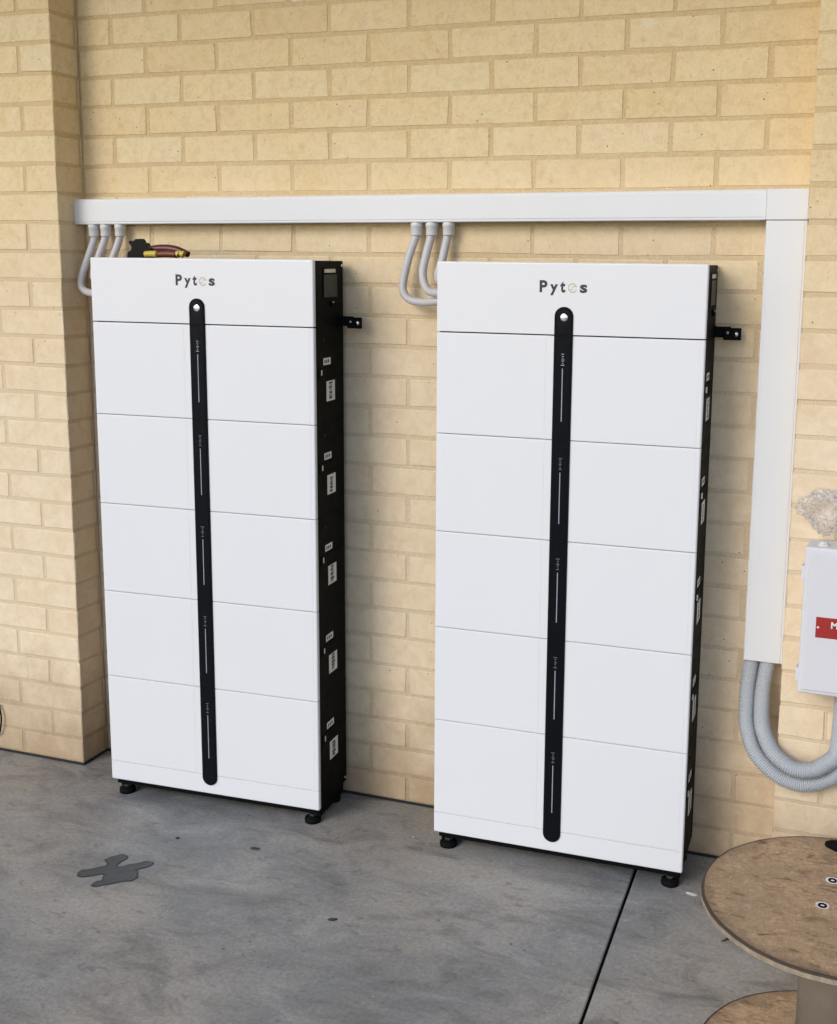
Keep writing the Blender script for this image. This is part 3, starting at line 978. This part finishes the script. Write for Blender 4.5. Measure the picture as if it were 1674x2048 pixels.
# ------------------------------------------------------------------ floor marks and small debris
def sd_caps(p, a, b_, r):
    pa = p - a; ba = b_ - a
    h = max(0, min(1, pa.dot(ba) / max(1e-9, ba.dot(ba))))
    return (pa - ba * h).length - r
caps = [((.196, -.686), (.236, -.652), .0215), ((.2200, -.600), (.2330, -.585), .0205), ((.240, -.640), (.230, -.605), .013),
        ((.250, -.645), (.290, -.618), .0120), ((.296, -.612), (.320, -.588), .0180), ((.276, -.672), (.303, -.655), .0290), ((.258, -.722), (.285, -.695), .0145), ((.300, -.672), (.322, -.664), .016)]
caps = [(Vector(a), Vector(b_), r) for a, b_, r in caps]
def sdf(x, y):
    p = Vector((x, y)); k = .006
    s = sum(math.exp(-sd_caps(p, a, b_, r) / k) for a, b_, r in caps)
    return -k * math.log(max(s, 1e-12)) + .003 * noise.noise(Vector((x * 60, y * 60, 0)))
x0, y0, st_ = .165, -.745, .0024
nx, ny = 80, 82
vid, vv, ff = {}, [], []
def vtx(i, j):
    if (i, j) not in vid:
        x, y = x0 + i * st_, y0 + j * st_
        s = sdf(x, y)
        # ridge near the outline, thin in the middle, like dried mastic pressed flat
        if s > 0: z = -.0008
        else: z = .0007 + .0011 * math.exp(-((s + .005) / .0035) ** 2) + .0005 * noise.noise(Vector((x * 150, y * 150, 2)))
        vid[(i, j)] = len(vv); vv.append(Vector((x - .26, y + .65, z)))
    return vid[(i, j)]
for i in range(nx):
    for j in range(ny):
        if min(sdf(x0 + (i + a) * st_, y0 + (j + b_) * st_) for a in (0, 1) for b_ in (0, 1)) < 0:
            ff.append(((vtx(i, j), vtx(i + 1, j), vtx(i + 1, j + 1), vtx(i, j + 1)), sdf(x0 + (i + .5) * st_, y0 + (j + .5) * st_) > -.0042))
mb = MB(); mb.add(vv, [f for f, e in ff], 0, True)
mb.mi = [1 if e else 0 for f, e in ff]
sm_ = mb.build('mastic_smear', [M['mastic'], M['mastic_rim']])
if sum(p.normal.z for p in sm_.data.polygons) < 0: sm_.data.flip_normals()
sm_.location = (.26, -.65, 0)
tag(sm_, 'dark grey four-lobed mastic smear on the concrete in front of the left cabinet', 'mastic smear')

def chip(loc, size, rz, label, mat, seed):
    bm = bmesh.new(); bmesh.ops.create_icosphere(bm, subdivisions=2, radius=1.0)
    for v in bm.verts:
        k = 1 + .45 * noise.noise(v.co * 1.9 + Vector((seed, 0, 0)))
        v.co = Vector((v.co.x * size[0] * k, v.co.y * size[1] * k, max(-.3, v.co.z) * size[2] * k))
    zm = min(v.co.z for v in bm.verts)
    for v in bm.verts: v.co.z -= zm
    me = bpy.data.meshes.new('debris_chip'); bm.to_mesh(me); bm.free(); me.materials.append(mat)
    o = bpy.data.objects.new('debris_chip', me); COL.objects.link(o)
    o.location = (*loc, 0.0003); o.rotation_euler = (0, 0, rz)
    tag(o, label, 'debris', 'small debris on the concrete')
chip((.3165, -.4354), (.006, .005, .003), .3, 'tiny dark chip on the concrete, between the grey smear and the left cabinet', M['debris'], 1)
chip((.5508, -.4100), (.013, .006, .003), .1, 'dark elongated chip on the concrete below the right foot of the left cabinet', M['debris'], 5)
chip((.9097, -.6546), (.012, .006, .003), .4, 'dark chip lying alone on the open concrete in front of the right cabinet', M['debris'], 9)
chip((1.8450, -.3900), (.020, .0035, .004), .95, 'dark twig-like scrap beside the chipboard spool', M['debris'], 13)
chip((1.7300, -.2150), (.016, .006, .004), -.1, 'pale scrap on the concrete between the right cabinet foot and the spool', M['debris_l'], 17)
chip((.9368, -.1900), (.003, .003, .002), 0, 'tiny pale speck on the concrete in the gap between the two cabinets', M['debris_l'], 21)

# short black cable end against the left pier
mb = MB()
sp = spline([(0, 0, .018), (.005, -.004, 0), (.010, -.006, -.022), (.006, -.006, -.052), (-.004, -.004, -.080), (-.03, 0, -.095)], 8)
mb.tube(sp, .0028, 10)
cb = mb.build('black_cable', M['rubber'])
cb.location = (-.5620, -.1300, .142)
tag(cb, 'short thin black cable end against the left brick pier, low at the left edge', 'cable')
